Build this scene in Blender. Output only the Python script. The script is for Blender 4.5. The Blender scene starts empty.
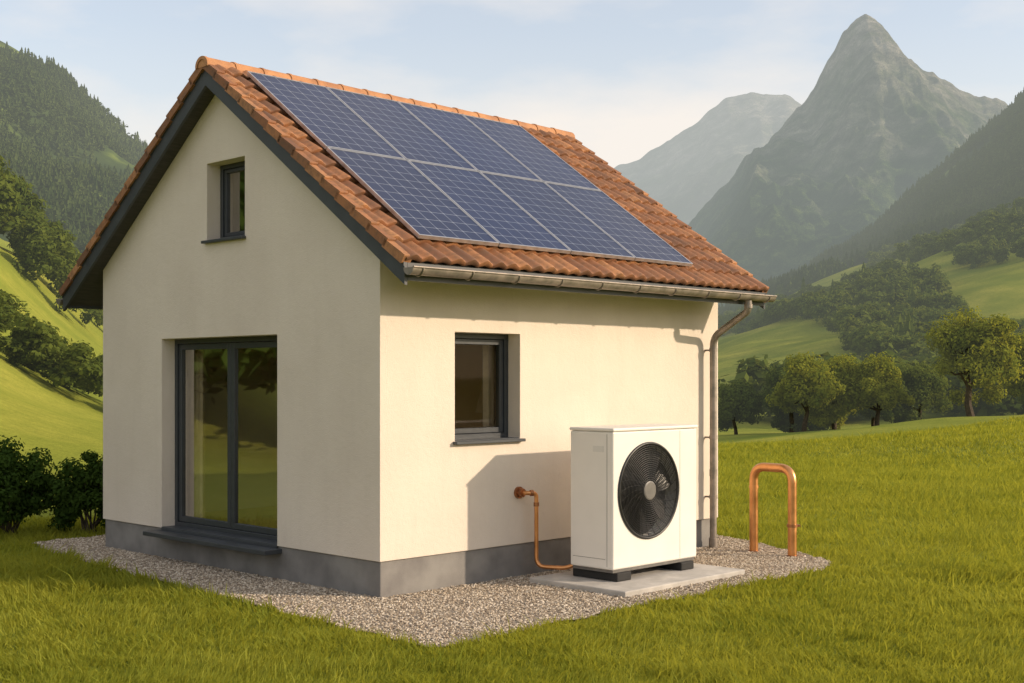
import bpy, math, numpy as np
from mathutils import Matrix, Vector
rng=np.random.default_rng(7)
scene=bpy.context.scene
scene.view_settings.view_transform='Standard'
scene.view_settings.look='None'
scene.view_settings.exposure=0
COL=scene.collection
# ------------------------------------------------------------------ frame of the house
CX,CY=-1.247,12.1
UX,UY=0.7006,0.7136
ANG=math.atan2(UY,UX)
H=Matrix.Translation((CX,CY,0))@Matrix.Rotation(ANG,4,'Z')
def to_local(X,Y):
    rx=X-CX; ry=Y-CY
    return rx*math.cos(ANG)+ry*math.sin(ANG), -rx*math.sin(ANG)+ry*math.cos(ANG)
def sstep(a,b,x):
    t=np.clip((x-a)/(b-a),0,1); return t*t*(3-2*t)
# ------------------------------------------------------------------ noise
def vnoise(x,y,seed=0):
    xi=np.floor(x).astype(np.int64); yi=np.floor(y).astype(np.int64)
    xf=x-xi; yf=y-yi
    xf=xf*xf*(3-2*xf); yf=yf*yf*(3-2*yf)
    def h(a,b):
        n=(a*374761393+b*668265263+seed*1442695041)&0xffffffff
        n=((n^(n>>13))*1274126177)&0xffffffff
        n=n^(n>>16)
        return (n&0xffff)/65535.0
    return (h(xi,yi)*(1-xf)+h(xi+1,yi)*xf)*(1-yf)+(h(xi,yi+1)*(1-xf)+h(xi+1,yi+1)*xf)*yf
def fbm(x,y,o=4,seed=0,ridged=False):
    s=0;a=1;t=0
    for i in range(o):
        n=vnoise(x*2**i+13.7*i,y*2**i-7.1*i,seed+i)
        if ridged: n=1-np.abs(2*n-1)
        s=s+a*n; t+=a; a*=0.5
    return s/t
# ------------------------------------------------------------------ terrain height
def gz(X,Y):
    X=np.asarray(X,float); Y=np.asarray(Y,float)
    t=np.maximum(0,-X-0.2*Y-2)
    tl=np.minimum(t,22)
    zl=0.029*tl*tl+0.62*np.maximum(0,t-22)
    zl=62*(1-np.exp(-zl/62))*1.12
    zl=zl*sstep(16,34,Y)
    d=np.maximum(0,Y-45)
    zv=-2.7*np.minimum((d/65)**2,1.25)
    zv=zv+0.08*np.clip(X-25,-14,24)*sstep(20,66,Y)*(1-sstep(90,170,Y))
    rgt=sstep(-25,5,X)
    a=sstep(150,470,Y)
    zr=a*np.clip(34+0.34*(X-105),5,120)
    und=(fbm(X/17,Y/17,3,5)-0.5)*1.5*sstep(19,45,Y)+(fbm(X/90,Y/90,3,9)-0.5)*18*sstep(120,300,Y)
    return zl+zv*rgt+zr*sstep(-60,20,X)+und*np.where(Y>0,1,0)
# ------------------------------------------------------------------ mesh builder
class MB:
    def __init__(s): s.v=[];s.f=[];s.n=0;s.tint=[]
    def add(s,v,f,mat=0,tint=None):
        v=np.asarray(v,float).reshape(-1,3); f=np.asarray(f,np.int64)
        s.v.append(v); s.f.append((f+s.n,mat)); s.n+=len(v)
        s.tint.append(np.full(len(f),0.5) if tint is None else np.asarray(tint,float))
    def box(s,x0,x1,y0,y1,z0,z1,mat=0):
        v=[(x0,y0,z0),(x1,y0,z0),(x1,y1,z0),(x0,y1,z0),(x0,y0,z1),(x1,y0,z1),(x1,y1,z1),(x0,y1,z1)]
        f=[(0,3,2,1),(4,5,6,7),(0,1,5,4),(1,2,6,5),(2,3,7,6),(3,0,4,7)]
        s.add(v,f,mat)
    def tube(s,pts,rad,sides=10,mat=0,cap=True):
        P=np.asarray(pts,float); n=len(P)
        R=np.full(n,rad) if np.isscalar(rad) else np.asarray(rad,float)
        T=np.gradient(P,axis=0); T/=np.linalg.norm(T,axis=1)[:,None]+1e-12
        a=np.array([0,0,1.]) if abs(T[0][2])<0.9 else np.array([1.,0,0])
        N=np.cross(T[0],a); N/=np.linalg.norm(N)
        ang=np.linspace(0,2*math.pi,sides,endpoint=False)
        vs=[]
        for i in range(n):
            N=N-T[i]*np.dot(N,T[i]); N/=np.linalg.norm(N); B=np.cross(T[i],N)
            vs.append(P[i]+R[i]*(np.cos(ang)[:,None]*N+np.sin(ang)[:,None]*B))
        v=np.concatenate(vs)
        i=np.arange(n-1)[:,None]*sides; j=np.arange(sides)[None]; j2=(j+1)%sides
        f=np.stack([i+j,i+j2,i+sides+j2,i+sides+j],-1).reshape(-1,4)
        s.add(v,f,mat)
        if cap:
            s.add(v[:sides],[list(range(sides))[::-1]],mat); s.add(v[-sides:],[list(range(sides))],mat)
    def prism(s,poly,a0,a1,axis='x',mat=0):
        n=len(poly)
        if axis=='x': v=[(a0,p,q) for p,q in poly]+[(a1,p,q) for p,q in poly]
        elif axis=='y': v=[(p,a0,q) for p,q in poly]+[(p,a1,q) for p,q in poly]
        else: v=[(p,q,a0) for p,q in poly]+[(p,q,a1) for p,q in poly]
        s.add(v,[list(range(n))[::-1]],mat)
        s.add(v,[list(range(n,2*n))],mat)
        s.add(v,[(i,(i+1)%n,n+(i+1)%n,n+i) for i in range(n)],mat)
    def build(s,name,mats,smooth=False,link=True,weld=0):
        V=np.concatenate(s.v); me=bpy.data.meshes.new(name)
        nl=sum(f.size for f,_ in s.f); nf=sum(len(f) for f,_ in s.f)
        me.vertices.add(len(V)); me.vertices.foreach_set('co',V.astype(np.float32).ravel())
        me.loops.add(nl); me.loops.foreach_set('vertex_index',np.concatenate([f.ravel() for f,_ in s.f]).astype(np.int32))
        ks=np.concatenate([np.full(len(f),f.shape[1]) for f,_ in s.f])
        st=np.concatenate([[0],np.cumsum(ks)[:-1]]).astype(np.int32)
        me.polygons.add(nf); me.polygons.foreach_set('loop_start',st)
        me.polygons.foreach_set('material_index',np.concatenate([np.full(len(f),m) for f,m in s.f]).astype(np.int32))
        me.polygons.foreach_set('use_smooth',np.full(nf,bool(smooth)))
        for m in mats: me.materials.append(m)
        me.update(calc_edges=True)
        at=me.attributes.new('tint','FLOAT','FACE'); at.data.foreach_set('value',np.concatenate(s.tint).astype(np.float32))
        if weld:
            import bmesh
            bm=bmesh.new(); bm.from_mesh(me); bmesh.ops.remove_doubles(bm,verts=bm.verts,dist=weld)
            bmesh.ops.recalc_face_normals(bm,faces=bm.faces); bm.to_mesh(me); bm.free()
        o=bpy.data.objects.new(name,me)
        if link: COL.objects.link(o)
        return o
def empty(name,mat=None):
    o=bpy.data.objects.new(name,None); COL.objects.link(o); o.matrix_world=mat if mat is not None else Matrix(); return o
def child(o,par,parw):
    # mesh coordinates are given in the house frame
    o.parent=par; o.matrix_parent_inverse=parw.inverted()@H
def bevel(o,w,seg=2):
    m=o.modifiers.new('bev','BEVEL'); m.width=w; m.segments=seg; m.limit_method='ANGLE'; m.angle_limit=math.radians(40)
def boolean(o,cutters):
    for c in cutters:
        m=o.modifiers.new('b','BOOLEAN'); m.operation='DIFFERENCE'; m.object=c; m.solver='EXACT'
    bpy.context.view_layer.update()
    dg=bpy.context.evaluated_depsgraph_get()
    me=bpy.data.meshes.new_from_object(o.evaluated_get(dg))
    o.modifiers.clear(); o.data=me
    for c in cutters: bpy.data.objects.remove(c)
def fillet(pts,r,n=7):
    P=[Vector(p) for p in pts]; out=[P[0]]
    for i in range(1,len(P)-1):
        a=(P[i-1]-P[i]); b=(P[i+1]-P[i]); rr=min(r,a.length*.49,b.length*.49)
        a=P[i]+a.normalized()*rr; b=P[i]+b.normalized()*rr
        for k in range(n+1):
            t=k/n; out.append((1-t)**2*a+2*t*(1-t)*P[i]+t*t*b)
    out.append(P[-1]); return [tuple(p) for p in out]
# ------------------------------------------------------------------ materials
class NT:
    def __init__(s,m): s.t=m.node_tree; s.n=s.t.nodes; s.l=s.t.links
    def node(s,typ,**k):
        nd=s.n.new(typ)
        for a,b in k.items(): setattr(nd,a,b)
        return nd
    def link(s,a,b): s.l.new(a,b)
    def math(s,op,a,b=None,c=None,clamp=False):
        nd=s.n.new('ShaderNodeMath'); nd.operation=op; nd.use_clamp=clamp
        for i,x in enumerate((a,b,c)):
            if x is None: continue
            if isinstance(x,(int,float)): nd.inputs[i].default_value=x
            else: s.l.new(x,nd.inputs[i])
        return nd.outputs[0]
    def mix(s,f,a,b,blend='MIX'):
        nd=s.n.new('ShaderNodeMix'); nd.data_type='RGBA'; nd.blend_type=blend
        for sock,x in ((nd.inputs[0],f),(nd.inputs[6],a),(nd.inputs[7],b)):
            if isinstance(x,(int,float)): sock.default_value=x
            elif isinstance(x,tuple): sock.default_value=(*x,1) if len(x)==3 else x
            else: s.l.new(x,sock)
        return nd.outputs[2]
    def noise(s,scale,detail=4,rough=.55,coord='Object',stretch=None):
        c=s.n.new('ShaderNodeTexCoord') if coord!='Pos' else s.n.new('ShaderNodeNewGeometry')
        o=c.outputs['Position'] if coord=='Pos' else c.outputs[coord]
        if stretch:
            mp=s.n.new('ShaderNodeMapping'); mp.inputs['Scale'].default_value=stretch; s.l.new(o,mp.inputs[0]); o=mp.outputs[0]
        nd=s.n.new('ShaderNodeTexNoise'); nd.inputs['Scale'].default_value=scale; nd.inputs['Detail'].default_value=detail; nd.inputs['Roughness'].default_value=rough
        s.l.new(o,nd.inputs['Vector']); return nd.outputs['Fac']
    def ramp(s,f,stops):
        nd=s.n.new('ShaderNodeValToRGB'); e=nd.color_ramp.elements
        while len(e)<len(stops): e.new(0.5)
        for el,(p,c) in zip(e,stops):
            el.position=p; el.color=(*c,1) if isinstance(c,tuple) else (c,c,c,1)
        s.l.new(f,nd.inputs[0]); return nd.outputs[0]
    def bump(s,h,strength,dist=.01):
        nd=s.n.new('ShaderNodeBump'); nd.inputs['Strength'].default_value=strength; nd.inputs['Distance'].default_value=dist
        s.l.new(h,nd.inputs['Height']); return nd.outputs[0]
def newmat(name):
    m=bpy.data.materials.new(name); m.use_nodes=True; m.node_tree.nodes.clear(); t=NT(m)
    t.out=t.node('ShaderNodeOutputMaterial'); return m,t
def simple(name,c1,c2=None,rough=.6,metal=0,scale=8,bscale=None,bstr=.2,bdist=.005,detail=5,lo=.35,hi=.65,coat=0,spec=.5,stretch=None):
    m,t=newmat(name); p=t.node('ShaderNodeBsdfPrincipled'); c2=c2 or tuple(x*.85 for x in c1)
    n=t.noise(scale,detail,stretch=stretch); col=t.ramp(n,[(lo,c2),(hi,c1)])
    t.link(col,p.inputs['Base Color']); p.inputs['Metallic'].default_value=metal
    r=t.math('MULTIPLY_ADD',n,.25,rough-.12); t.link(r,p.inputs['Roughness'])
    p.inputs['Coat Weight'].default_value=coat; p.inputs['Specular IOR Level'].default_value=spec
    if bscale:
        t.link(t.bump(t.noise(bscale,4,.6),bstr,bdist),p.inputs['Normal'])
    t.link(p.outputs[0],t.out.inputs[0]); return m
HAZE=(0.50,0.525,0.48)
def haze_out(t,shader,D,col=HAZE,maxf=.9,strength=1.0):  # distance haze painted into the material as emission, stronger away from the world origin
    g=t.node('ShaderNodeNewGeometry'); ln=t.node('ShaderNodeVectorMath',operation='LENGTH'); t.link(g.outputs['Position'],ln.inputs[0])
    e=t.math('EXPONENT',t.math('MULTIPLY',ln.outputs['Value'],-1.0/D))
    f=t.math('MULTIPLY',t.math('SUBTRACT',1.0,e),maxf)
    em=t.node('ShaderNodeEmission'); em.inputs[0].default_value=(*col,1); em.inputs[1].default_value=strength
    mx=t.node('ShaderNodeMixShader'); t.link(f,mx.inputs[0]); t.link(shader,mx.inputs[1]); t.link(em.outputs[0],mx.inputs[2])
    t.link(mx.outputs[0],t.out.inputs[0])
def foliage(name,c1,c2,transl=.35,D=None,nscale=1.5,dt=2):
    m,t=newmat(name)
    g=t.node('ShaderNodeNewGeometry'); rnd=g.outputs['Random Per Island']
    n=t.noise(nscale,dt,coord='Pos')
    f=t.math('ADD',t.math('MULTIPLY',rnd,.5),t.math('MULTIPLY',t.math('SUBTRACT',n,.30),1.3),clamp=True)
    col=t.mix(f,c2,c1)
    d=t.node('ShaderNodeBsdfDiffuse'); t.link(col,d.inputs[0])
    tr=t.node('ShaderNodeBsdfTranslucent'); 
    tc=t.mix(.5,col,(c1[0]*1.9,c1[1]*1.7,c1[2]*.7)); t.link(tc,tr.inputs[0])
    mx=t.node('ShaderNodeMixShader'); mx.inputs[0].default_value=transl; t.link(d.outputs[0],mx.inputs[1]); t.link(tr.outputs[0],mx.inputs[2])
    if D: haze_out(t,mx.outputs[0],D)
    else: t.link(mx.outputs[0],t.out.inputs[0])
    return m
M={}
# stucco: faint vertical weathering and trowel mottling
m,t=newmat('stucco'); M['stucco']=m
p=t.node('ShaderNodeBsdfPrincipled'); n=t.noise(1.1,5); c=t.ramp(n,[(.3,(.685,.605,.52)),(.7,(.755,.675,.585))])
st_=t.noise(3.5,4,.6,stretch=(2.2,2.2,.25)); c=t.mix(t.math('MULTIPLY',t.math('SUBTRACT',st_,.5,clamp=True),.5,clamp=True),c,(.56,.49,.42))
t.link(c,p.inputs['Base Color']); p.inputs['Roughness'].default_value=.92; p.inputs['Specular IOR Level'].default_value=.15
b1=t.noise(85,4,.6); b2=t.noise(18,3,.5); hh_=t.math('ADD',b1,t.math('MULTIPLY',b2,.8)); t.link(t.bump(hh_,.6,.007),p.inputs['Normal']); t.link(p.outputs[0],t.out.inputs[0])
M['plinth']=simple('plinth_render',(.27,.26,.245),(.18,.17,.165),rough=.9,scale=2.5,bscale=120,bstr=.5,bdist=.005,spec=.2)
M['anth']=simple('anthracite_metal',(.055,.062,.07),(.045,.05,.058),rough=.45,scale=6)
M['frame']=simple('window_frame_paint',(.045,.052,.06),(.038,.043,.05),rough=.4,scale=12)
M['soffit']=simple('soffit_boards',(.07,.065,.06),(.04,.038,.036),rough=.7,scale=5,stretch=(1,8,8))
M['zinc']=simple('weathered_zinc',(.34,.29,.25),(.20,.18,.155),rough=.5,metal=.5,scale=9)
M['copper']=simple('copper',(.80,.40,.17),(.55,.25,.10),rough=.36,metal=1,scale=7,lo=.25,hi=.75)
M['bronze']=simple('brass_fitting',(.45,.2,.09),(.28,.13,.07),rough=.42,metal=.9,scale=20)
M['white']=simple('powder_coated_white',(.80,.77,.72),(.77,.74,.69),rough=.42,scale=3,bscale=260,bstr=.05,bdist=.001)
M['white2']=simple('powder_coated_side',(.70,.68,.64),(.66,.64,.60),rough=.45,scale=3)
M['black']=simple('black_plastic',(.02,.02,.022),(.012,.012,.013),rough=.4,scale=15)
M['rubber']=simple('rubber',(.02,.02,.02),rough=.8,scale=15)
M['hub']=simple('grey_plastic',(.16,.15,.14),(.12,.115,.11),rough=.45,scale=12)
M['concrete']=simple('concrete',(.52,.49,.45),(.38,.36,.33),rough=.9,scale=5,bscale=60,bstr=.4,bdist=.004)
M['wood']=simple('oak',(.42,.25,.12),(.28,.16,.075),rough=.5,scale=3,stretch=(1,10,10))
M['curtain']=simple('linen',(.7,.6,.46),(.6,.5,.38),rough=.9,scale=10)
M['alu']=simple('aluminium',(.62,.62,.64),(.5,.5,.52),rough=.35,metal=.85,scale=12)
M['bark']=simple('bark',(.10,.075,.05),(.05,.038,.028),rough=.9,scale=4,bscale=20,bstr=.6,bdist=.03)
M['plaster']=simple('interior_plaster',(.62,.46,.29),(.55,.40,.25),rough=.9,scale=2)
# tiles
m,t=newmat('clay_tile'); M['tile']=m
p=t.node('ShaderNodeBsdfPrincipled'); a=t.node('ShaderNodeAttribute',attribute_name='tint')
c=t.ramp(a.outputs['Fac'],[(0,(.14,.065,.035)),(.35,(.25,.105,.048)),(.7,(.36,.155,.064)),(1,(.48,.23,.10))])
n=t.noise(14,6,.65); n2=t.noise(1.3,3)
c=t.mix(t.math('MULTIPLY',t.math('SUBTRACT',n,.42,clamp=True),2.6,clamp=True),c,(.12,.07,.04))
c=t.mix(t.math('MULTIPLY',t.math('SUBTRACT',n2,.45,clamp=True),1.3,clamp=True),c,(.20,.105,.055))
t.link(c,p.inputs['Base Color']); p.inputs['Roughness'].default_value=.72; t.link(t.bump(t.noise(60,5),.3,.004),p.inputs['Normal']); t.link(p.outputs[0],t.out.inputs[0])
M['ridge']=simple('ridge_tile',(.52,.25,.105),(.36,.16,.068),rough=.7,scale=5,bscale=50,bstr=.3)
# glass
m,t=newmat('window_glass'); M['glass']=m
tr=t.node('ShaderNodeBsdfTransparent'); tr.inputs[0].default_value=(.88,.86,.78,1)
gl=t.node('ShaderNodeBsdfGlossy'); gl.inputs['Roughness'].default_value=.02; gl.inputs[0].default_value=(.9,.88,.86,1)
t.link(t.bump(t.noise(1.6,1),.12,.01),gl.inputs['Normal'])
fr=t.node('ShaderNodeFresnel'); fr.inputs[0].default_value=1.4
mx=t.node('ShaderNodeMixShader'); t.link(t.math('MULTIPLY',fr.outputs[0],.5,clamp=True),mx.inputs[0]); t.link(tr.outputs[0],mx.inputs[1]); t.link(gl.outputs[0],mx.inputs[2]); t.link(mx.outputs[0],t.out.inputs[0])
# pv cells
m,t=newmat('pv_cells'); M['pv']=m
p=t.node('ShaderNodeBsdfPrincipled'); uv=t.node('ShaderNodeTexCoord'); sp=t.node('ShaderNodeSeparateXYZ'); t.link(uv.outputs['UV'],sp.inputs[0])
def cell(sock,n):
    f=t.math('FRACT',t.math('MULTIPLY',sock,float(n))); return t.math('ABSOLUTE',t.math('SUBTRACT',f,.5))
cu=cell(sp.outputs[0],6); cv=cell(sp.outputs[1],10)
line=t.math('MAXIMUM',t.math('GREATER_THAN',cu,.482),t.math('GREATER_THAN',cv,.482))
dia=t.math('GREATER_THAN',t.math('ADD',cu,cv),.92)
line=t.math('MAXIMUM',line,dia)
bus=t.math('GREATER_THAN',cell(sp.outputs[0],24),.46)
fing=t.noise(1.4,2,coord='Object')
oi=t.node('ShaderNodeObjectInfo')
base=t.mix(t.math('MULTIPLY_ADD',oi.outputs['Random'],.35,t.math('MULTIPLY',fing,.7)),(.005,.013,.05),(.014,.028,.095))
base=t.mix(t.math('MULTIPLY',bus,.06),base,(.35,.4,.5))
col=t.mix(t.math('MULTIPLY',line,.55),base,(.42,.47,.56))
t.link(col,p.inputs['Base Color']); p.inputs['Roughness'].default_value=.32; p.inputs['Specular IOR Level'].default_value=.08; p.inputs['Coat Weight'].default_value=.24; p.inputs['Coat Roughness'].default_value=.05; t.link(p.outputs[0],t.out.inputs[0])
# gravel
m,t=newmat('gravel_stone'); M['stone']=m
p=t.node('ShaderNodeBsdfDiffuse'); g=t.node('ShaderNodeNewGeometry')
c=t.ramp(g.outputs['Random Per Island'],[(0,(.23,.18,.135)),(.35,(.41,.335,.25)),(.7,(.56,.475,.37)),(1,(.74,.66,.55))])
t.link(c,p.inputs[0]); t.link(p.outputs[0],t.out.inputs[0])
M['gravel_bed']=simple('gravel_bed',(.40,.34,.27),(.22,.18,.14),rough=.95,scale=45,bscale=50,bstr=1,bdist=.02)
# ground
m,t=newmat('meadow'); M['ground']=m
p=t.node('ShaderNodeBsdfDiffuse')
n1=t.noise(.07,4,coord='Pos'); n2=t.noise(1.2,5,.65,coord='Pos'); n3=t.noise(9,3,.7,coord='Pos')
c=t.ramp(n1,[(.3,(.16,.20,.03)),(.5,(.25,.27,.042)),(.7,(.37,.35,.065))])
c=t.mix(t.math('MULTIPLY',t.math('SUBTRACT',n2,.35,clamp=True),1.5,clamp=True),c,(.14,.175,.026))
c=t.mix(t.math('MULTIPLY',t.math('SUBTRACT',n3,.45,clamp=True),1.5,clamp=True),c,(.09,.11,.02))
t.link(c,p.inputs[0]); t.link(t.bump(t.noise(6,4,.7,coord='Pos'),.6,.08),p.inputs['Normal'])
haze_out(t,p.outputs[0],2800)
# grass & foliage
M['grass']=foliage('grass_blades',(.37,.37,.06),(.12,.17,.022),transl=.42,nscale=.6,dt=3)
M['leaf_bush']=foliage('bush_leaves',(.065,.11,.022),(.025,.052,.012),transl=.3,nscale=3)
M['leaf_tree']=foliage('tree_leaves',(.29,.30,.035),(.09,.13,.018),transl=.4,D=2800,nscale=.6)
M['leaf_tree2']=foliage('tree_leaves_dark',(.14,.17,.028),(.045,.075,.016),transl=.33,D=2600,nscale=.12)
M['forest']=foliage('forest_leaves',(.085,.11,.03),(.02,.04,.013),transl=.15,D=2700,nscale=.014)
# mountain rock / forest
def mountain_mat(name,z0,z1,D,strength=1.,col=HAZE,maxf=.95):
    m,t=newmat(name); p=t.node('ShaderNodeBsdfDiffuse'); g=t.node('ShaderNodeNewGeometry'); sp=t.node('ShaderNodeSeparateXYZ'); t.link(g.outputs['Position'],sp.inputs[0])
    n=t.noise(.008,6,.65,coord='Pos'); n2=t.noise(.03,8,.75,coord='Pos'); n3=t.noise(.012,5,.6,coord='Pos',stretch=(3,3,.5))
    h=t.math('DIVIDE',t.math('SUBTRACT',t.math('ADD',sp.outputs[2],t.math('MULTIPLY',t.math('SUBTRACT',n,.5),900.)),z0),z1-z0,clamp=True)
    rock=t.ramp(n2,[(.34,(.11,.105,.085)),(.5,(.30,.28,.23)),(.66,(.55,.50,.42))])
    rock=t.mix(t.math('MULTIPLY',t.math('SUBTRACT',n3,.46,clamp=True),3.2,clamp=True),rock,(.12,.15,.07))
    wood=t.ramp(n2,[(.3,(.018,.035,.012)),(.52,(.05,.085,.025)),(.7,(.15,.20,.055))])
    c=t.mix(h,wood,rock); t.link(c,p.inputs[0]); t.link(t.bump(n2,1.,26.),p.inputs['Normal'])
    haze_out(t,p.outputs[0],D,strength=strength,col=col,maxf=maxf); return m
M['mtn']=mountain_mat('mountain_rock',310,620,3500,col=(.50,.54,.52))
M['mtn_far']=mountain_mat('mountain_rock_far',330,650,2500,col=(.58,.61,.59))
m,t=newmat('forest_floor'); M['forest_floor']=m
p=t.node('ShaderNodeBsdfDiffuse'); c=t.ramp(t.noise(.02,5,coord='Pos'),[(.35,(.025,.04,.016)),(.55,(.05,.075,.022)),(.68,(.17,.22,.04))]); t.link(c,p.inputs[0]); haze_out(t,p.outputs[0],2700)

# ------------------------------------------------------------------ HOUSE
HW=H.copy(); house=empty('house',HW)
LX,LY=5.45,5.34; RY=LY/2; EV=.60; SL=.71; ZE=3.17
def plane(y): return ZE+(np.minimum(y,LY-y)+EV)*SL
ZR=float(plane(RY)); X0,X1=-.22,5.57
def ch(o): child(o,house,HW); return o
T=.34
def prism_solid(x0,x1,y0,y1,z0,drop):
    mb=MB(); top=lambda y: float(plane(y))-drop
    poly=[(y0,z0),(y1,z0),(y1,top(y1)),(RY,top(RY)),(y0,top(y0))]
    mb.prism(poly,x0,x1,'x'); return mb
def cutter(x0,x1,y0,y1,z0,z1):
    mb=MB(); mb.box(x0,x1,y0,y1,z0,z1); return mb.build('cut',[],weld=1e-5)
walls=prism_solid(0,LX,0,LY,.36,.10).build('walls',[M['stucco']],weld=1e-5)
inner=prism_solid(T,LX-T,T,LY-T,.30,.42).build('cut',[],weld=1e-5)
DW=(1.66,3.95,.37,2.55); UW=(2.25,2.99,3.62,4.47); SW=(.967,1.90,1.47,2.56)
boolean(walls,[inner,cutter(-.2,T+.1,DW[0],DW[1],DW[2],DW[3]),cutter(-.2,T+.1,UW[0],UW[1],UW[2],UW[3]),cutter(SW[0],SW[1],-.2,T+.1,SW[2],SW[3])])
ch(walls); bevel(walls,.012,2)
mb=MB(); mb.box(.02,LX-.02,.02,LY-.02,-.1,.359); pl=ch(mb.build('plinth',[M['plinth']],weld=1e-5)); bevel(pl,.01)
mb=MB(); mb.box(T,LX-T,T,LY-T,.36,.375); ch(mb.build('floor',[M['wood']]))
# interior partition, furniture
mb=MB(); mb.box(3.4,3.5,T,LY-T,.376,3.0); mb.box(T,3.4,T+.002,LY-T,2.95,3.05); ch(mb.build('interior_partition',[M['plaster']]))
mb=MB(); mb.box(1.2,2.3,1.7,2.5,1.08,1.12); 
for a,b in((1.25,1.75),(2.2,1.75),(1.25,2.4),(2.2,2.4)): mb.box(a,a+.06,b,b+.06,.376,1.08)
mb.box(2.9,3.35,2.6,4.4,.376,1.15); ch(mb.build('table_and_sideboard',[M['wood']]))
mb=MB(); mb.tube([(3.1,3.2,1.15),(3.1,3.2,1.45)],.03); mb.tube([(3.1,3.2,1.42),(3.1,3.2,1.7)],[.17,.11],16); mb.tube([(2.2,.7,.4),(2.2,.7,1.75)],.02); mb.tube([(2.2,.7,1.72),(2.2,.7,2.02)],[.2,.13],16); ch(mb.build('interior_lamp',[M['curtain']]))
def curtain(name,f,a0,a1,z0,z1):
    mb=MB(); n=60; a=np.linspace(a0,a1,n); w=.03*np.sin(a*70)+.01*np.sin(a*23)
    lo=np.array([f(x,y,z0) for x,y in zip(a,w)]); hi=np.array([f(x,y*.8,z1) for x,y in zip(a,w)])
    i=np.arange(n-1); mb.add(np.concatenate([lo,hi]),np.stack([i,i+1,n+i+1,n+i],1)); return ch(mb.build(name,[M['curtain']],smooth=True))
curtain('curtain',lambda a,w,z:(a,T+.12+w,z),SW[1]-.12,SW[1]+.3,1.1,2.8)
curtain('curtain',lambda a,w,z:(T+.12+w,a,z),DW[0]-.3,DW[0]+.12,.42,2.8)
curtain('curtain',lambda a,w,z:(T+.12+w,a,z),DW[1]-.2,DW[1]+.3,.42,2.8)
# windows
def window(name,mp,a0,a1,z0,z1,d=.17,sashes=1,fw=.055,sw=.055,sill=True,sillout=.06,sillh=.035):
    mb=MB()
    def bx(b0,b1,d0,d1,c0,c1,mat=0):
        p=mp(b0,d0); q=mp(b1,d1); mb.box(min(p[0],q[0]),max(p[0],q[0]),min(p[1],q[1]),max(p[1],q[1]),c0,c1,mat)
    bx(a0,a0+fw,d,d+.09,z0,z1); bx(a1-fw,a1,d,d+.09,z0,z1); bx(a0+fw,a1-fw,d,d+.09,z0,z0+fw); bx(a0+fw,a1-fw,d,d+.09,z1-fw,z1)
    w=(a1-a0-2*fw)/sashes
    for i in range(sashes):
        b0=a0+fw+i*w+.004; b1=b0+w-.008; c0=z0+fw+.004; c1=z1-fw-.004; e=d+.018
        bx(b0,b0+sw,e,e+.06,c0,c1); bx(b1-sw,b1,e,e+.06,c0,c1); bx(b0+sw,b1-sw,e,e+.06,c0,c0+sw); bx(b0+sw,b1-sw,e,e+.06,c1-sw,c1)
    o=ch(mb.build(name,[M['frame']])); bevel(o,.004,1)
    mb=MB()
    for i in range(sashes):
        b0=a0+fw+i*w+.004+sw; b1=b0+w-.008-2*sw; c0=z0+fw+.004+sw; c1=z1-fw-.004-sw; e=d+.045
        v=[(*mp(b0,e),c0),(*mp(b1,e),c0),(*mp(b1,e),c1),(*mp(b0,e),c1)]; mb.add(v,[(0,1,2,3)])
    ch(mb.build(name+'_glass',[M['glass']]))
    mb=MB()
    bx(a0-.03 if sill else a0,a1+.03 if sill else a1,-sillout,-.002,z0-sillh,z0-.004); bx(a0+.001,a1-.001,-.002,d+.02,z0-sillh+.02,z0+.006)
    o=ch(mb.build(name+'_sill',[M['anth']])); bevel(o,.005,1)
gm=lambda a,d:(d,a); lm=lambda a,d:(a,d)
window('patio_door',gm,*DW,sashes=2,sillout=.005,sill=False,sw=.065)
window('attic_window',gm,*UW,sw=.04,fw=.05)
window('side_window',lm,*SW)
mb=MB(); mb.box(-.20,.03,DW[0]-.06,DW[1]+.08,.285,.335); o=ch(mb.build('door_step',[M['anth']])); bevel(o,.008)
# ---- roof slab
mb=MB()
def pp(y,dz): return (y,float(plane(y))+dz)
mb.prism([pp(-EV+.02,-.03),pp(RY,-.03),pp(LY+EV-.02,-.03),pp(LY+EV-.02,-.17),pp(RY,-.17),pp(-EV+.02,-.17)],X0+.035,X1-.035,'x')
ch(mb.build('roof_deck',[M['soffit']]))
mb=MB()
for xa,xb in((X0,X0+.033),(X1-.033,X1)):
    mb.prism([pp(-EV-.01,-.012),pp(RY,-.012),pp(RY,-.235),pp(-EV-.01,-.225)],xa,xb,'x')
    mb.prism([pp(LY+EV+.01,-.012),pp(LY+EV+.01,-.225),pp(RY,-.235),pp(RY,-.012)],xa,xb,'x')
    xc=xa-.012 if xa<0 else xb
    mb.prism([pp(-EV-.012,.004),pp(RY,.004),pp(RY,-.055),pp(-EV-.012,-.055)],xc,xc+.012,'x')
    mb.prism([pp(LY+EV+.012,.004),pp(LY+EV+.012,-.055),pp(RY,-.055),pp(RY,.004)],xc,xc+.012,'x')
mb.box(X0+.034,X1-.034,-EV-.012,-EV+.018,2.98,3.14); mb.box(X0+.034,X1-.034,LY+EV-.018,LY+EV+.012,2.98,3.14)
o=ch(mb.build('bargeboards',[M['anth']]))
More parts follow.
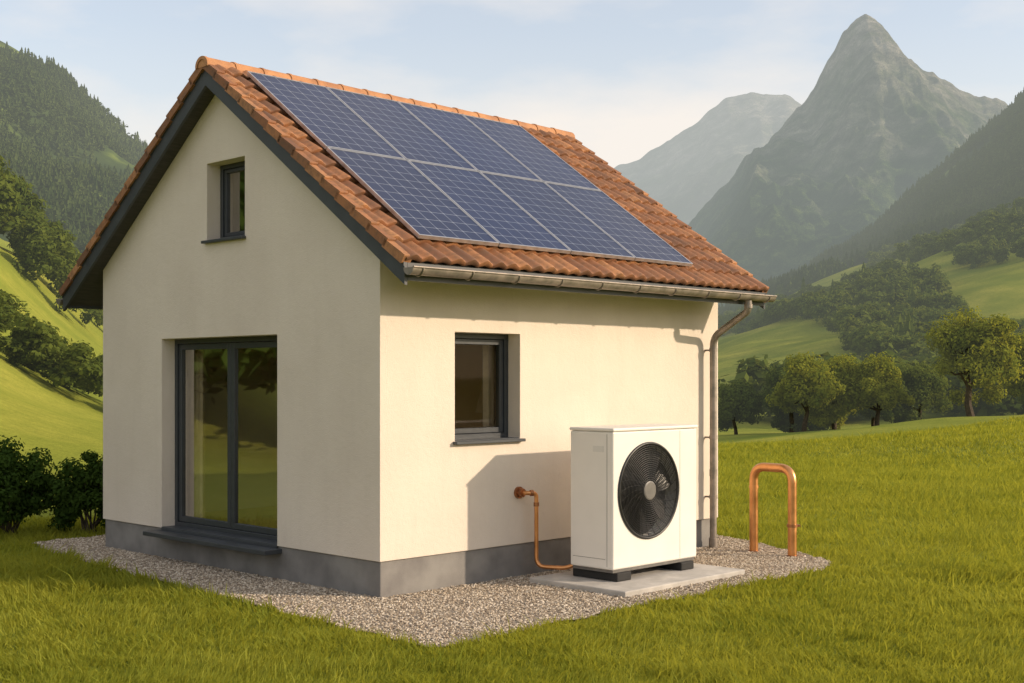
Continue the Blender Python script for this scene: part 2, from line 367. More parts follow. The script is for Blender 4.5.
# ---- tiles
slen=(RY+EV); NC=14; nP=32; per=(X1-X0)/nP; sub=10
nx=nP*sub+1; xs=np.linspace(X0,X1,nx)
nrm=np.array([-SL,1.0])/math.hypot(1,SL)
ph=(xs-X0)/per
wave=.5+.5*np.cos(2*math.pi*(ph-.5)); wave=wave**.8*.038
mb=MB()
for side in (0,1):
    for k in range(NC):
        h0=-0.03+k*slen/NC if k==0 else k*slen/NC
        h1=min((k+1)*slen/NC+.03,slen)
        jit=rng.uniform(-.006,.006,nP+1)[np.minimum((ph).astype(int),nP)]
        rows=[(h0+.012,-.012,.6),(h0,.012,.95),(h0+.003,.036,1),(h0+.02,.043,1),((h0+h1)/2,.022,1),(h1,.000,1)]
        V=[]
        for h,off,wv in rows:
            dz=off+wave*wv; y=-EV+h+nrm[0]*dz+jit; z=ZE+h*SL+nrm[1]*dz
            if side: y=LY-y
            V.append(np.stack([xs,y,z],1))
        V=np.concatenate(V); nr=len(rows)
        i=np.arange(nr-1)[:,None]*nx; j=np.arange(nx-1)[None]
        f=np.stack([i+j,i+j+1,i+nx+j+1,i+nx+j],-1)
        if side: f=f[...,::-1]
        tt=rng.random(nP); tt=.65*tt+.35*rng.random(nP)
        tint=np.broadcast_to(tt[np.minimum(((np.arange(nx-1)+.5)/sub).astype(int),nP-1)],(nr-1,nx-1)).ravel()
        mb.add(V,f.reshape(-1,4),0,tint)
tiles=ch(mb.build('roof_tiles',[M['tile']],smooth=True))
tiles.data.set_sharp_from_angle(angle=math.radians(55))
mb=MB()
for side in(0,1):
    for k in range(NC):
        h0=k*slen/NC-.02; h1=(k+1)*slen/NC+.01
        for xa,xb in((X0-.035,X0+.07),(X1-.07,X1+.035)):
            pts=[(h0,-.035),(h0,.058),(h1,.030),(h1,-.05)]
            poly=[]
            for h,off in pts:
                y=-EV+h+nrm[0]*off; z=ZE+h*SL+nrm[1]*off
                poly.append((LY-y if side else y,z))
            n0=len(mb.tint); mb.prism(poly,xa,xb,'x'); tv=rng.random()*.9+.1
            for q in range(n0,len(mb.tint)): mb.tint[q][:]=tv
vt=ch(mb.build('verge_tiles',[M['tile']],weld=0)); bevel(vt,.012,2)
# ridge tiles
mb=MB(); nR=16; a=np.linspace(-.15,math.pi+.15,15)
for k in range(nR):
    x0=X0-.05+k*(X1-X0+.1)/nR; x1=x0+(X1-X0+.1)/nR+.03
    V=[]
    for x,r in((x0,.07),(x0,.106),(x0+.03,.108),(x0+.035,.102),(x1,.096)):
        V.append(np.stack([np.full(15,x),RY+np.cos(a)*r*1.15,ZR-.035+np.sin(a)*r],1))
    V=np.concatenate(V); i=np.arange(4)[:,None]*15; j=np.arange(14)[None]
    mb.add(V,np.stack([i+j,i+j+1,i+15+j+1,i+15+j],-1).reshape(-1,4))
    if k in(0,nR-1):
        x=x0+.01 if k==0 else x1-.005
        mb.add(np.stack([np.full(15,x),RY+np.cos(a)*.1,ZR-.035+np.sin(a)*.09],1),[list(range(15))])
ch(mb.build('ridge_tiles',[M['ridge']],smooth=False))
# ---- gutters
def gutter(name,yc,sgn):
    mb=MB(); r=.068; zc=3.09; n=13; a=np.linspace(math.pi,2*math.pi,n)
    xa,xb=X0-.02,X1+.03
    for rr in(r,r-.006):
        V=np.concatenate([np.stack([np.full(n,x),yc+np.cos(a)*rr,zc+np.sin(a)*rr],1) for x in(xa,xb)])
        j=np.arange(n-1); mb.add(V,np.stack([j,j+1,n+j+1,n+j],1))
    for x in(xa,xb): mb.add(np.stack([np.full(n,x),yc+np.cos(a)*r,zc+np.sin(a)*r],1),[list(range(n))])
    mb.tube([(xa,yc-sgn*r,zc+.002),(xb,yc-sgn*r,zc+.002)],.011,8)
    for x in np.arange(xa+.12,xb,.62):
        b=np.linspace(math.pi*.98,2*math.pi*1.0,14)
        mb.tube([(x,yc+math.cos(t)*(r+.005),zc+math.sin(t)*(r+.005)) for t in b],.008,6)
    return ch(mb.build(name,[M['zinc']],smooth=True))
gutter('rain_gutter',-EV-.085,1); gutter('rain_gutter',LY+EV+.085,-1)
mb=MB(); px=5.18
path=fillet([(5.10,-EV-.085,3.02),(5.10,-EV-.085,2.90),(5.18,-.12,2.60),(px,-.12,2.3),(px,-.12,.02)],.12,8)
mb.tube(path,.043,16)
for z in(2.42,1.35,.62): mb.tube([(px,-.12,z),(px,-.12,z+.045)],.05,16); mb.box(px-.012,px+.012,-.1,.0,z+.01,z+.03)
mb.tube([(5.10,-EV-.085,2.98),(5.10,-EV-.085,2.93)],.052,16); mb.tube([(px,-.12,.9),(px,-.12,.98)],.0475,16)
mb.tube([(px,-.12,.02),(px,-.12,.14)],.055,16)
ch(mb.build('downpipe',[M['zinc']],smooth=True)).data.set_sharp_from_angle(angle=math.radians(50))

# ------------------------------------------------------------------ SOLAR PANELS
th=math.atan(SL); pw=4.24/4; plen=(2.81/math.cos(th))/2
for r in range(2):
    for c_ in range(4):
        L0=.10+c_*pw; w0=-.38+r*plen*math.cos(th)
        loc=H@Matrix.Translation((L0,w0,float(plane(w0))+.0))@Matrix.Rotation(th,4,'X')@Matrix.Translation((0,0,.115))
        e=empty('solar_panel',loc)
        g=.007; W=pw-g*2; Ln=plen-g*2; fw=.015
        mb=MB()
        mb.box(g,g+W,g,g+fw,-.035,.003); mb.box(g,g+W,g+Ln-fw,g+Ln,-.035,.003); mb.box(g,g+fw,g+fw,g+Ln-fw,-.035,.003); mb.box(g+W-fw,g+W,g+fw,g+Ln-fw,-.035,.003)
        mb.box(g+fw,g+W-fw,g+fw,g+Ln-fw,-.033,-.008,0)
        mb.box(g+.1,g+.14,.05,Ln-.05,-.085,-.0355); mb.box(W-.14,W-.1,.05,Ln-.05,-.085,-.0355)
        o=mb.build('frame',[M['alu']]); o.parent=e
        me=bpy.data.meshes.new('cells'); x0,x1,y0,y1=g+fw,g+W-fw,g+fw,g+Ln-fw
        me.from_pydata([(x0,y0,-.003),(x1,y0,-.003),(x1,y1,-.003),(x0,y1,-.003)],[],[(0,1,2,3)])
        u=me.uv_layers.new(name='UVMap'); 
        for i,q in enumerate([(0,0),(1,0),(1,1),(0,1)]): u.data[i].uv=q
        me.materials.append(M['pv']); o=bpy.data.objects.new('cells',me); COL.objects.link(o); o.parent=e

# ------------------------------------------------------------------ HEAT PUMP
hx0,hx1,hy0,hy1,hz0,hz1=1.995,3.385,-1.19,-.62,.19,1.60
hpw=H@Matrix.Translation(((hx0+hx1)/2,(hy0+hy1)/2,.07)); hp=empty('heat_pump',hpw)
def hc(o): child(o,hp,hpw); return o
mb=MB(); mb.box(hx0,hx1,hy0,hy1,hz0,hz1-.035); body=mb.build('casing',[M['white'],M['black']],weld=1e-5)
fx,fz,fr_=2.565,.95,.478
cm=MB(); cm.tube([(fx,hy0-.05,fz),(fx,hy0+.16,fz)],fr_,72); cut=cm.build('cut',[],weld=1e-5)
boolean(body,[cut]); hc(body); bevel(body,.018,3)
mb=MB(); mb.box(hx0-.008,hx1+.008,hy0-.012,hy1+.006,hz1-.033,hz1); o=hc(mb.build('lid',[M['white']],weld=1e-5)); bevel(o,.012,3)
mb=MB(); mb.box(hx0-.002,hx0+.01,hy0+.075,hy0+.079,hz0+.03,hz1-.06); mb.box(hx0-.002,hx0+.01,hy0+.1,hy1-.04,hz0+.10,hz0+.104)
mb.box(hx1-.30,hx1-.297,hy0-.0015,hy0+.01,hz0+.02,hz1-.05)
mb.box(hx0+.02,hx1-.02,hy0+.02,hy1-.02,hz0-.03,hz0)
hc(mb.build('panel_joints',[M['hub']]))
mb=MB(); mb.tube([(fx,hy0+.155,fz),(fx,hy0+.15,fz)],fr_-.002,64); hc(mb.build('fan_back',[M['black']]))
mb=MB(); A=np.linspace(0,2*math.pi,97)
def ring(r,y,rad,mat=0,sides=6): 
    mb.tube([(fx+math.cos(t)*r,y,fz+math.sin(t)*r) for t in A],rad,sides,mat,cap=False)
ring(fr_+.004,hy0-.004,.016,sides=8)
for r in np.linspace(.115,fr_-.02,17): ring(r,hy0-.012+.0*r,.004)
for k in range(28):
    a0=k*2*math.pi/28; pts=[]
    for q in np.linspace(0,1,8):
        r=.08+q*(fr_-.08); aa=a0+.45*q; pts.append((fx+math.cos(aa)*r,hy0-.006,fz+math.sin(aa)*r))
    mb.tube(pts,.0036,5)
hc(mb.build('fan_grille',[M['black']],smooth=True))
mb=MB(); mb.tube([(fx,hy0-.022,fz),(fx,hy0-.016,fz),(fx,hy0+.1,fz)],[.085,.098,.098],40); hc(mb.build('fan_hub',[M['hub']]))
mb=MB()
for k in range(7):
    a0=k*2*math.pi/7; V=[]
    for i,r in enumerate(np.linspace(.09,fr_-.025,8)):
        for j,s in enumerate(np.linspace(-.5,.5,5)):
            aa=a0+.35*(r/fr_)+s*(.55); V.append((fx+math.cos(aa)*r,hy0+.085+s*.09*(1-.3*r/fr_),fz+math.sin(aa)*r))
    f=[(i*5+j,i*5+j+1,(i+1)*5+j+1,(i+1)*5+j) for i in range(7) for j in range(4)]
    mb.add(V,f)
hc(mb.build('fan_blades',[M['black']],smooth=True))
mb=MB()
for a in(hx0+.05,hx1-.29): mb.box(a,a+.22,hy0-.015,hy1+.01,.073,hz0-.032)
o=hc(mb.build('feet',[M['rubber']])); bevel(o,.01)
mb=MB(); mb.box(hx0-.0035,hx0,hy0+.12,hy0+.26,1.36,1.42); hc(mb.build('rating_plate',[M['white2']]))
# slab
mb=MB(); mb.box(1.66,3.66,-1.62,-.36,-.05,.072); o=mb.build('concrete_slab',[M['concrete']],weld=1e-5); o.matrix_world=H; bevel(o,.012,2)
# wall copper pipe
mb=MB(); zz=.90
mb.tube([(1.87,.0,zz),(1.87,-.03,zz)],.062,20,1); mb.tube([(1.87,-.03,zz),(1.87,-.075,zz)],.045,18,1)
mb.tube(fillet([(1.87,-.03,zz),(1.87,-.13,zz),(1.97,-.17,zz),(1.97,-.17,.13),(2.12,-.5,.13),(2.3,-.66,.3)],.1,7),.022,12,0)
mb.tube([(1.905,-.143,zz),(1.935,-.157,zz)],.032,12,1); mb.tube([(1.97,-.17,.76),(1.97,-.17,.80)],.03,12,1)
o=mb.build('copper_pipe',[M['copper'],M['bronze']],smooth=True); o.matrix_world=H; o.data.set_sharp_from_angle(angle=math.radians(45))
# pipe loop
mb=MB(); P0=Vector((2.90,15.37,0)); P1=Vector((3.27,14.95,0)); hh=1.04
mid_=fillet([tuple(P0),(P0.x,P0.y,hh),(P1.x,P1.y,hh),tuple(P1)],.17,12)
mb.tube([(p[0],p[1],p[2]-(.03 if p[2]<.01 else 0)) for p in mid_],.052,20)
for z in(.36,): mb.tube([(P1.x,P1.y,z),(P1.x,P1.y,z+.035)],.063,20,1); mb.box(P1.x+.04,P1.x+.09,P1.y-.02,P1.y+.02,z+.005,z+.03,1)
for p in(P0,P1): mb.tube([(p.x,p.y,-.01),(p.x,p.y,.035)],.066,20,1)
mb.tube([(P0.x,P0.y,.78),(P0.x,P0.y,.81)],.058,20,0)
o=mb.build('copper_pipe_loop',[M['copper'],M['bronze']],smooth=True); o.data.set_sharp_from_angle(angle=math.radians(45))

# ------------------------------------------------------------------ GRAVEL
GP=np.array([(-1.15,-1.99),(1.5,-2.0),(4.5,-2.02),(5.1,-1.85),(5.6,-1.1),(5.95,-.3),(6.15,.4),(6.15,6.3),(-.45,6.35),(-.62,5.7),(-.9,3.)])
def in_poly(x,y,P=GP):
    ins=np.zeros(x.shape,bool); n=len(P); j=n-1
    for i in range(n):
        c=((P[i,1]>y)!=(P[j,1]>y))&(x<(P[j,0]-P[i,0])*(y-P[i,1])/(P[j,1]-P[i,1]+1e-12)+P[i,0]); ins^=c; j=i
    return ins
def in_gravel(lx,ly,amp=.09):
    return in_poly(lx+(fbm(lx*3,ly*3,3,31)-.5)*2*amp,ly+(fbm(lx*3+40,ly*3,3,37)-.5)*2*amp)
st=.06; gx,gy=np.meshgrid(np.arange(-1.5,6.5,st),np.arange(-2.4,6.8,st),indexing='ij')
cellok=in_gravel(gx+st/2,gy+st/2,.07); ii=np.argwhere(cellok); ny=gx.shape[1]
V=np.stack([gx.ravel(),gy.ravel(),.012+.012*fbm(gx.ravel()*4,gy.ravel()*4,3,3)],1)
ii=ii[(ii[:,0]<gx.shape[0]-1)&(ii[:,1]<ny-1)]; idx=ii[:,0]*ny+ii[:,1]
mb=MB(); mb.add(V,np.stack([idx,idx+ny,idx+ny+1,idx+1],1),0)
def pebbles(mb,N,smin,smax,spill):
    lx=rng.uniform(-1.5,6.4,N); ly=rng.uniform(-2.4,6.5,N)
    ok=in_gravel(lx,ly,.09+spill)&~((lx>0.0)&(ly>0.0)&(lx<LX)&(ly<LY))&~((lx>1.66)&(lx<3.66)&(ly>-1.62)&(ly<-.36))&~((lx>1.5)&(ly>3))
    lx=lx[ok];ly=ly[ok];n=len(lx)
    O=np.array([(1,0,0),(0,1,0),(-1,0,0),(0,-1,0),(0,0,1),(0,0,-1)],float)
    F=np.array([(0,1,4),(1,2,4),(2,3,4),(3,0,4),(1,0,5),(2,1,5),(3,2,5),(0,3,5)])
    s=rng.uniform(smin,smax,n); a=rng.uniform(0,6.28,n)
    v=O[None]*(1+rng.uniform(-.35,.35,(n,6,1)))+rng.uniform(-.25,.25,(n,6,3)); v*=s[:,None,None]; v[:,:,2]*=rng.uniform(.5,.85,n)[:,None]
    x=v[:,:,0]*np.cos(a)[:,None]-v[:,:,1]*np.sin(a)[:,None]; y=v[:,:,0]*np.sin(a)[:,None]+v[:,:,1]*np.cos(a)[:,None]
    P=np.stack([x+lx[:,None],y+ly[:,None],v[:,:,2]+.022+s[:,None]*.2],-1).reshape(-1,3)
    mb.add(P,(F[None]+6*np.arange(n)[:,None,None]).reshape(-1,3),1)
pebbles(mb,140000,.005,.014,.03)
o=mb.build('gravel',[M['gravel_bed'],M['stone']]); o.matrix_world=H

# ------------------------------------------------------------------ GROUND
def geo(n,s0):
    t=np.linspace(-1,1,n); return np.sinh(t*s0)/math.sinh(s0)
ys=np.concatenate([np.linspace(-150,6,20)[:-1],6+ (np.exp(np.linspace(0,1,330)*6.2)-1)/(math.exp(6.2)-1)*5200])
xs_=geo(361,6.0)*4200
GX,GY=np.meshgrid(xs_,ys,indexing='xy'); Z=gz(GX,GY)
V=np.stack([GX.ravel(),GY.ravel(),Z.ravel()],1); nxg=len(xs_)
i=np.arange(len(ys)-1)[:,None]*nxg; j=np.arange(nxg-1)[None]
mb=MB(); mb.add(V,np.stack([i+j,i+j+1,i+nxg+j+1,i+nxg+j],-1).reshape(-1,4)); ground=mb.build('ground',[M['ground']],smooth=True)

def grass():
    N=430000; y0,y1=7.6,70.
    yy=np.linspace(y0,y1,4000); w=(yy+5)/yy**2; cdf=np.cumsum(w); cdf/=cdf[-1]
    Y=np.interp(rng.random(N),cdf,yy); X=rng.uniform(-1,1,N)*(.44*Y+1.0)
    lx,ly=to_local(X,Y)
    ok=~in_gravel(lx,ly,.10)&~((lx>-.1)&(ly>-.1)&(lx<LX)&(ly<LY+.3))
    ok&=~((X>-.42*Y+.4)&(X<.10*Y)&(Y>19))
    X=X[ok];Y=Y[ok]; lx=lx[ok];ly=ly[ok]
    Z=gz(X,Y); n=len(X); k=Y/9.
    pat=fbm(X*.8,Y*.8,3,77); p2=fbm(X*4.5,Y*4.5,2,78)
    h=(.033+.055*rng.random(n)+.12*np.clip(pat-.45,0,1))*(.45+1.2*p2)*(.85+.15*k)*np.where(rng.random(n)<.04,1.8,1)
    wd=(.0038+.003*rng.random(n))*np.clip(k,.8,6)
    a=rng.uniform(0,2*math.pi,n); lean=rng.uniform(.1,1.2,n)*h
    la=rng.uniform(0,2*math.pi,n)*.6+6*fbm(X*1.3,Y*1.3,2,79)
    dx,dy=np.cos(a)*wd,np.sin(a)*wd; lx_,ly_=np.cos(la)*lean,np.sin(la)*lean
    B=np.stack([X,Y,Z-.005],1)
    o1=np.stack([dx,dy,0*dx],1); md=np.stack([lx_*.35,ly_*.35,h*.6],1); tp=np.stack([lx_,ly_,h],1)
    near=Y<14
    v=np.stack([B-o1,B+o1,B+md+o1*.75,B+md-o1*.75,B+tp],1)[near]; nn=len(v); b=5*np.arange(nn)[:,None]
    mb=MB(); mb.add(v.reshape(-1,3),np.array([[0,1,2,3]])+b); 
    mb.f.append((np.array([[3,2,4]])+b,0)); mb.tint.append(np.zeros(nn))
    v=np.stack([B-o1,B+o1,B+tp],1)[~near]; nn=len(v)
    mb.add(v.reshape(-1,3),np.array([[0,1,2]])+3*np.arange(nn)[:,None])
    mb.build('lawn_grass',[M['grass']])
grass()

# ------------------------------------------------------------------ FOLIAGE GENERATORS
def unit(n): 
    v=rng.normal(size=(n,3)); return v/np.linalg.norm(v,axis=1)[:,None]
def leafquads(C,Nm,s,asp=.55):
    Nm=Nm/np.linalg.norm(Nm,axis=1)[:,None]; r=unit(len(C)); t1=np.cross(Nm,r); t1/=np.linalg.norm(t1,axis=1)[:,None]+1e-9; t2=np.cross(Nm,t1)
    s=s[:,None]; v=np.stack([C+t1*s,C+t2*s*asp,C-t1*s,C-t2*s*asp],1)
    return v.reshape(-1,3), (np.array([[0,1,2,3]])+4*np.arange(len(C))[:,None])
def crown(center,R,nc,nl,ls,cr=.3,rin=.35):
    c=np.asarray(center); R=np.asarray(R,float)
    d=unit(nc); d[:,2]=np.where(d[:,2]<-.55,-d[:,2],d[:,2])
    rr=rng.uniform(rin,.82,nc)[:,None]; cc=c+d*R*rr
    crs=R.mean()*cr*rng.uniform(.6,1.25,nc)
    which=rng.integers(0,nc,nc*nl); u=unit(nc*nl)
    rad=crs[which]*rng.uniform(.45,1.08,nc*nl)
    C=cc[which]+u*rad[:,None]*np.array([1,1,.8]); Nm=u+.55*unit(nc*nl)+np.array([0,0,.25])
    s=ls*rng.uniform(.6,1.3,nc*nl)
    v,f=leafquads(C,Nm,s); return v,f,cc
def make_tree(name,x,y,h,w,leafmat,nc=46,nl=150,ls=None,trunk=.22,cr=.3):
    z=float(gz(x,y))-.1; mb=MB(); ls=ls or h*.022
    ch_=h*(1-trunk)/2; cz=z+h-ch_
    base=np.array([x,y,z]); top=np.array([x+rng.uniform(-.1,.1)*w,y,z+h*.8]); r0=h*.028
    ts=np.linspace(0,1,7); tr=base+(top-base)*ts[:,None]; tr[1:-1,:2]+=rng.normal(scale=.012*h,size=(5,2))
    mb.tube(tr,r0*(1.25-ts*1.05),8,1)
    v,f,cc=crown((x,y,cz),(w/2,w/2,ch_),nc,nl,ls,cr=cr)
    for q in range(3):
        a=rng.uniform(0,6.28); v2,f2,c2=crown((x+math.cos(a)*w*.24,y+math.sin(a)*w*.24,cz+rng.uniform(-.75,.5)*ch_),(w*.3,w*.3,ch_*.45),nc//4,nl,ls,cr=.38)
        mb.add(v2,f2,0)
    mb.add(v,f,0)
    for q in rng.choice(len(cc),min(12,len(cc)),replace=False):
        s0=tr[rng.integers(2,6)]; e=cc[q]; m_=(s0+e)/2+np.array([0,0,-.04*h])
        mb.tube([s0,m_,e],[r0*.5,r0*.3,r0*.1],5,1)
    return mb.build(name,[leafmat,M['bark']])
def bush(x,y,w,h,n=44):
    mb=MB(); z=float(gz(x,y)); 
    v,f,cc=crown((x,y,z+h*.46),(w/2,w/2,h*.5),n,230,.032,cr=.3); mb.add(v,f,0)
    v,f,c2=crown((x,y,z+h*.25),(w*.48,w*.48,h*.3),n//2,200,.032,cr=.34); mb.add(v,f,0)
    for c in cc[:14]: mb.tube([(x+rng.normal()*.04,y+rng.normal()*.04,z-.03),((x+c[0])/2,(y+c[1])/2,z+h*.2),tuple(c)],[.018,.012,.005],5,1)
    mb.build('bush',[M['leaf_bush'],M['bark']])
bush(-6.75,17.2,1.5,1.4); bush(-5.72,17.4,1.2,1.2,36); bush(-8.1,17.0,1.5,1.4,40)
for (x,y,h,w,mt,tk) in [
  (33.0,92,8.7,6.8,'leaf_tree',.05),
  (22.3,98,6.2,5.4,'leaf_tree',.0),(25.4,101,6.6,5.4,'leaf_tree',.0),(28.2,99,6.0,5.0,'leaf_tree',.0),
  (19.6,112,5.0,5.0,'leaf_tree2',.0),(17.9,120,5.0,4.8,'leaf_tree2',.0),(24.0,110,6.8,5.4,'leaf_tree2',.0),
  (38.9,96,7.2,5.6,'leaf_tree',.03),(31.0,110,5.6,6,'leaf_tree2',.0),(43,104,7,6,'leaf_tree2',.1),(35.5,112,6,6,'leaf_tree2',.0),(27,113,6.5,6,'leaf_tree2',.0)]:
    make_tree('tree',x,y,h,w,M[mt],nc=64,nl=210,ls=.14,trunk=tk,cr=.33)
def prefab_fine(nq,ls,nc=22):
    v,f,_=crown((0,0,.54),(.38,.38,.46),nc,nq//nc,ls,cr=.34); return v,f
def prefab_lo(nq=50):
    v,f,_=crown((0,0,.56),(.36,.36,.44),10,nq//10,.10,cr=.42); return v,f
def prefab_conifer():
    V=[];F=[];n=0; tiers=6
    for k in range(tiers):
        z0=.05+k*.93/tiers; z1=min(z0+.26,1); r=.19*(1-k/tiers*.9); s=8
        a=np.arange(s)*2*math.pi/s+rng.random()*3; rr=r*np.where(np.arange(s)%2,rng.uniform(.9,1.3,s),rng.uniform(.4,.6,s))
        ring_=np.stack([np.cos(a)*rr,np.sin(a)*rr,z0+rng.uniform(-.03,.02,s)],1); V+=[*ring_,(0,0,z1)]
        F+=[(n+i,n+(i+1)%s,n+s) for i in range(s)]; n+=s+1
    return np.array(V),np.array(F)
def scatter(mb,prefs,P,hs,mat=0,wx=1.0):
    P=np.asarray(P); ids=rng.integers(0,len(prefs),len(P))
    for q,(v,f) in enumerate(prefs):
        m_=ids==q; p=P[m_]; h=hs[m_]; n=len(p)
        if n==0: continue
        a=rng.uniform(0,6.28,n); c,s=np.cos(a)[:,None],np.sin(a)[:,None]; sc=h[:,None]; ws=sc*rng.uniform(.8,1.25,n)[:,None]*wx
        x=(v[None,:,0]*c-v[None,:,1]*s)*ws+p[:,0:1]; y=(v[None,:,0]*s+v[None,:,1]*c)*ws+p[:,1:2]; z=v[None,:,2]*sc+p[:,2:3]
        mb.add(np.stack([x,y,z],-1).reshape(-1,3),(f[None]+len(v)*np.arange(n)[:,None,None]).reshape(-1,f.shape[1]),mat)
con=[prefab_conifer() for _ in range(5)]; lo=[prefab_lo() for _ in range(5)]
fine=[prefab_fine(1400,.038) for _ in range(5)]; mid=[prefab_fine(286,.074) for _ in range(5)]
mb=MB(); n=40; r=rng.uniform(-.44,-.26,n); Y=62+rng.uniform(-4,5,n); X=r*Y
scatter(mb,fine,np.stack([X,Y,gz(X,Y)-.5],1),rng.uniform(2.1,3.4,n),0,1.2); mb.build('hedge',[M['leaf_tree2']])
mb=MB(); n=48; r=rng.uniform(-.50,-.31,n); Y=128+rng.uniform(-7,18,n); X=r*Y
scatter(mb,fine,np.stack([X,Y,gz(X,Y)-.5],1),rng.uniform(7,11,n)*np.interp(r,[-.42,-.3],[1,.5]),0,1.); mb.build('added_reflection_trees',[M['leaf_tree2']])
# unseen trees added out of frame so door and windows reflect dark foliage
mb=MB(); n=58; X=-rng.uniform(20,32,n); Y=rng.uniform(0,40,n); k=(X<-.46*Y-3); X=X[k];Y=Y[k]; n=len(X)
scatter(mb,fine,np.stack([X,Y,gz(X,Y)-.8],1),rng.uniform(6,10,n),0,1.15)
n=22; X=rng.uniform(22,62,n); Y=-24-rng.uniform(0,30,n)
scatter(mb,fine,np.stack([X,Y,gz(X,Y)-.5],1),rng.uniform(7,12,n),0,1.1); mb.build('added_reflection_trees',[M['leaf_bush']])
mb=MB(); n=700; Y=rng.uniform(200,400,n); r=rng.uniform(-.55,-.28,n); X=r*Y; k=fbm(X/50,Y/50,3,55)>.52; X=X[k];Y=Y[k]
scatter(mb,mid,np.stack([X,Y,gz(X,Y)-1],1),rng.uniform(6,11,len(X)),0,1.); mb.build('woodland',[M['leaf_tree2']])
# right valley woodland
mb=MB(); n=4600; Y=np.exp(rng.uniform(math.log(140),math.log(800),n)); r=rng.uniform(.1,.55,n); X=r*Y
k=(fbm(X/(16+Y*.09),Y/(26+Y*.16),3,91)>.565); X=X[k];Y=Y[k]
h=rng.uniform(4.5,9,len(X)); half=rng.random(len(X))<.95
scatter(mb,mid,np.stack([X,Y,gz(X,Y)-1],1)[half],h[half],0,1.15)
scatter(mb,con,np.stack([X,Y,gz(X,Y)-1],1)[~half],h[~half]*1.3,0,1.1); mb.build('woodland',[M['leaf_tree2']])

# ------------------------------------------------------------------ MOUNTAINS
def mountain(name,ridge,fy,fxs,mat,amp,sc,seed,ns=300,nt=150,back=500,pw_=1.0,fz=None,jag=.18):
    R=np.array(ridge,float); s=np.linspace(0,1,ns); d=np.concatenate([[0],np.cumsum(np.hypot(np.diff(R[:,0]),np.diff(R[:,2])))]); d/=d[-1]
    rx=np.interp(s,d,R[:,0]); ry=np.interp(s,d,R[:,1]); rz=np.interp(s,d,R[:,2])
    rz=rz+ (fbm(rx/(sc*.2),rx*0,5,seed+3)-.5)*amp*jag
    t=np.concatenate([np.linspace(0,1,nt),np.linspace(1,1.6,20)[1:]])
    S,Tt=np.meshgrid(s,t,indexing='xy')
    fx_=rx*fxs; f_y=np.full(ns,float(fy)); f_z=(gz(fx_,f_y)-6) if fz is None else np.full(ns,float(fz))
    tc=np.minimum(Tt,1); X=fx_+(rx-fx_)*tc; Y=f_y+(ry-f_y)*tc
    prof=tc**pw_
    Zz=f_z+(rz-f_z)*prof
    nse=fbm(X/sc,Y/sc*.6,7,seed,ridged=True)-.55
    Zz=Zz+amp*nse*np.sin(math.pi*np.clip(tc*.97,0,1))**.7
    bk=np.clip(Tt-1,0,1); Y=Y+bk*back; Zz=Zz-bk*rz*1.4
    nsx=ns; V=np.stack([X.ravel(),Y.ravel(),Zz.ravel()],1)
    i=np.arange(len(t)-1)[:,None]*nsx; j=np.arange(nsx-1)[None]
    mb=MB(); mb.add(V,np.stack([i+j,i+j+1,i+nsx+j+1,i+nsx+j],-1).reshape(-1,4)); mb.build(name,[mat],smooth=True)
    return V.reshape(len(t),nsx,3)[:nt]
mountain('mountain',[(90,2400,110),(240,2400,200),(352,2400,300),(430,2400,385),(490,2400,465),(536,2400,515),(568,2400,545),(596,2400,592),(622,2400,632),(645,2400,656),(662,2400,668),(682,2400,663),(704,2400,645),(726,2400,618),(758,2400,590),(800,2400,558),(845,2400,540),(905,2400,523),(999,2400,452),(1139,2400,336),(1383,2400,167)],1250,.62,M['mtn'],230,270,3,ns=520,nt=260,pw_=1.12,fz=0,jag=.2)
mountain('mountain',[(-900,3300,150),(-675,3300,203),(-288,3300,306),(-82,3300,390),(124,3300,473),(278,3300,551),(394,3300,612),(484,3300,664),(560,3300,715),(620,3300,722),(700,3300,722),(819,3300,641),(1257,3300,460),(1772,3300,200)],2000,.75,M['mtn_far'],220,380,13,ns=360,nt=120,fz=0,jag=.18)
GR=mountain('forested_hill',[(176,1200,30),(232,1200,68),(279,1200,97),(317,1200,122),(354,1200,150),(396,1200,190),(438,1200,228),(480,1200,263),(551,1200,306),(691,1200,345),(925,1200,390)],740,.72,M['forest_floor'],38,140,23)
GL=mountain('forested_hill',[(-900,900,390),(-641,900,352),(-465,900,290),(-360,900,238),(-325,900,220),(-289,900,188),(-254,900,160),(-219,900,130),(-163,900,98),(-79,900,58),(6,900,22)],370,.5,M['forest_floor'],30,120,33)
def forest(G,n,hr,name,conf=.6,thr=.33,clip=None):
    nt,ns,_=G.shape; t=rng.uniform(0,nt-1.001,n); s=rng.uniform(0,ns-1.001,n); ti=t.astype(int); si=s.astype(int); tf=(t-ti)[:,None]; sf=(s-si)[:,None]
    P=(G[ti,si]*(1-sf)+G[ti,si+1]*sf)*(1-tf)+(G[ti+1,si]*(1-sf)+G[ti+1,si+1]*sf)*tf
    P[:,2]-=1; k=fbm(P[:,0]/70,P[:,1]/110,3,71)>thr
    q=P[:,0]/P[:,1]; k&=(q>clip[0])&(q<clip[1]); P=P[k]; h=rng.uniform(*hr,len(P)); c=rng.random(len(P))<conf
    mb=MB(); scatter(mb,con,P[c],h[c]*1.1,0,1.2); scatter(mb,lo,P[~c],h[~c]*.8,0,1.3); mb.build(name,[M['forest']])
forest(GR,20000,(8,13),'forest',.5,.34,(.08,.50)); forest(GL,21000,(6,9.5),'forest',.5,.33,(-.50,-.27))

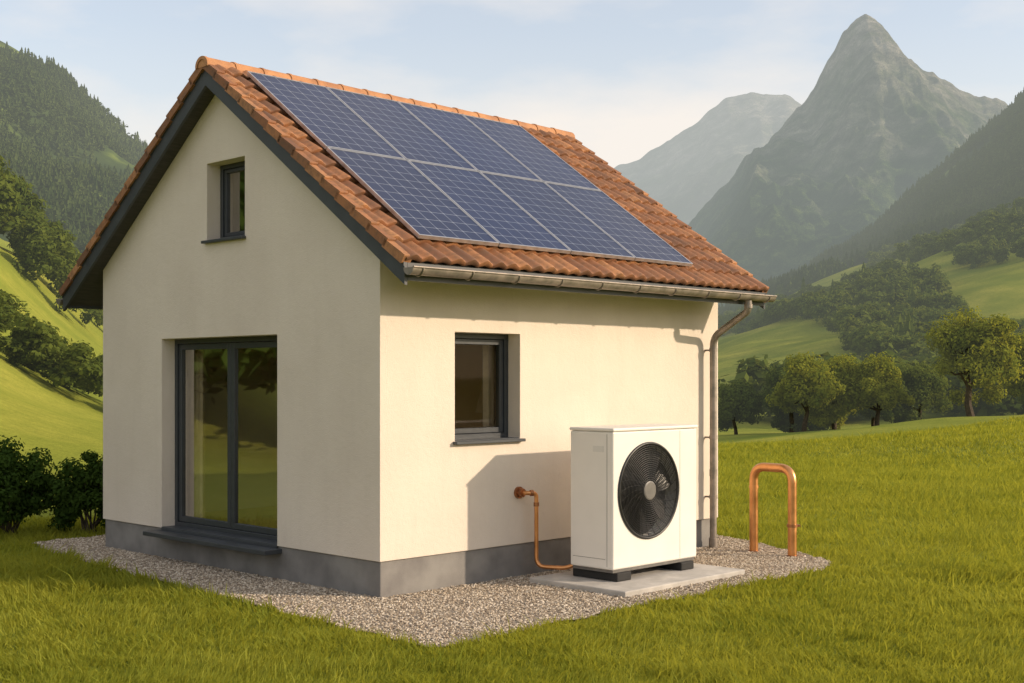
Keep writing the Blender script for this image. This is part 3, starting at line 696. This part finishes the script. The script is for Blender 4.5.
# ------------------------------------------------------------------ LIGHT
EL=math.radians(21); PH=math.radians(36)
n_=Vector((UY,-UX)); u_=Vector((UX,UY)); hd=n_*math.cos(PH)+u_*math.sin(PH)
D=Vector((hd.x*math.cos(EL),hd.y*math.cos(EL),math.sin(EL)))
sd=bpy.data.lights.new('sun','SUN'); sd.energy=4.25; sd.angle=math.radians(1.0); sd.color=(1,.80,.58)
so=bpy.data.objects.new('sun',sd); COL.objects.link(so); so.rotation_euler=D.to_track_quat('Z','Y').to_euler(); so.location=(20,0,20)
w=bpy.data.worlds.new('World'); scene.world=w; w.use_nodes=True; w.node_tree.nodes.clear(); t=NT(w)
sky=t.node('ShaderNodeTexSky'); sky.sky_type='NISHITA'; sky.sun_disc=False; sky.sun_elevation=EL; sky.sun_rotation=math.atan2(D.x,D.y); sky.air_density=1.1; sky.dust_density=1.3; sky.ozone_density=1.3
tc=t.node('ShaderNodeTexCoord'); mp=t.node('ShaderNodeMapping'); mp.inputs['Scale'].default_value=(1,1,2.8); mp.inputs['Location'].default_value=(.35,.1,.2); t.link(tc.outputs['Generated'],mp.inputs[0])
ns=t.node('ShaderNodeTexNoise'); ns.inputs['Scale'].default_value=2.9; ns.inputs['Detail'].default_value=7; ns.inputs['Roughness'].default_value=.52; t.link(mp.outputs[0],ns.inputs['Vector'])
cm_=t.ramp(ns.outputs['Fac'],[(.42,.36),(.62,.88)])
sk2=t.mix(1.0,sky.outputs[0],(1.45,1.42,1.42),'MULTIPLY')
colr=t.mix(cm_,sk2,(6.75,6.2,5.65))
sz=t.node('ShaderNodeSeparateXYZ'); t.link(tc.outputs['Generated'],sz.inputs[0])
lowf=t.ramp(sz.outputs[2],[(.0,.75),(.26,.0)])
colr=t.mix(lowf,colr,(6.5,5.85,5.1))
bg=t.node('ShaderNodeBackground'); bg.inputs[1].default_value=.15; t.link(colr,bg.inputs[0]); ow=t.node('ShaderNodeOutputWorld'); t.link(bg.outputs[0],ow.inputs[0])
# ------------------------------------------------------------------ CAMERA
cd=bpy.data.cameras.new('camera'); cam=bpy.data.objects.new('camera',cd); COL.objects.link(cam); cam.location=(0,0,2.1); cam.rotation_euler=(math.radians(90),0,0)
cd.sensor_width=36; cd.lens=45.05; cd.shift_y=.0356; cd.clip_end=12000; scene.camera=cam
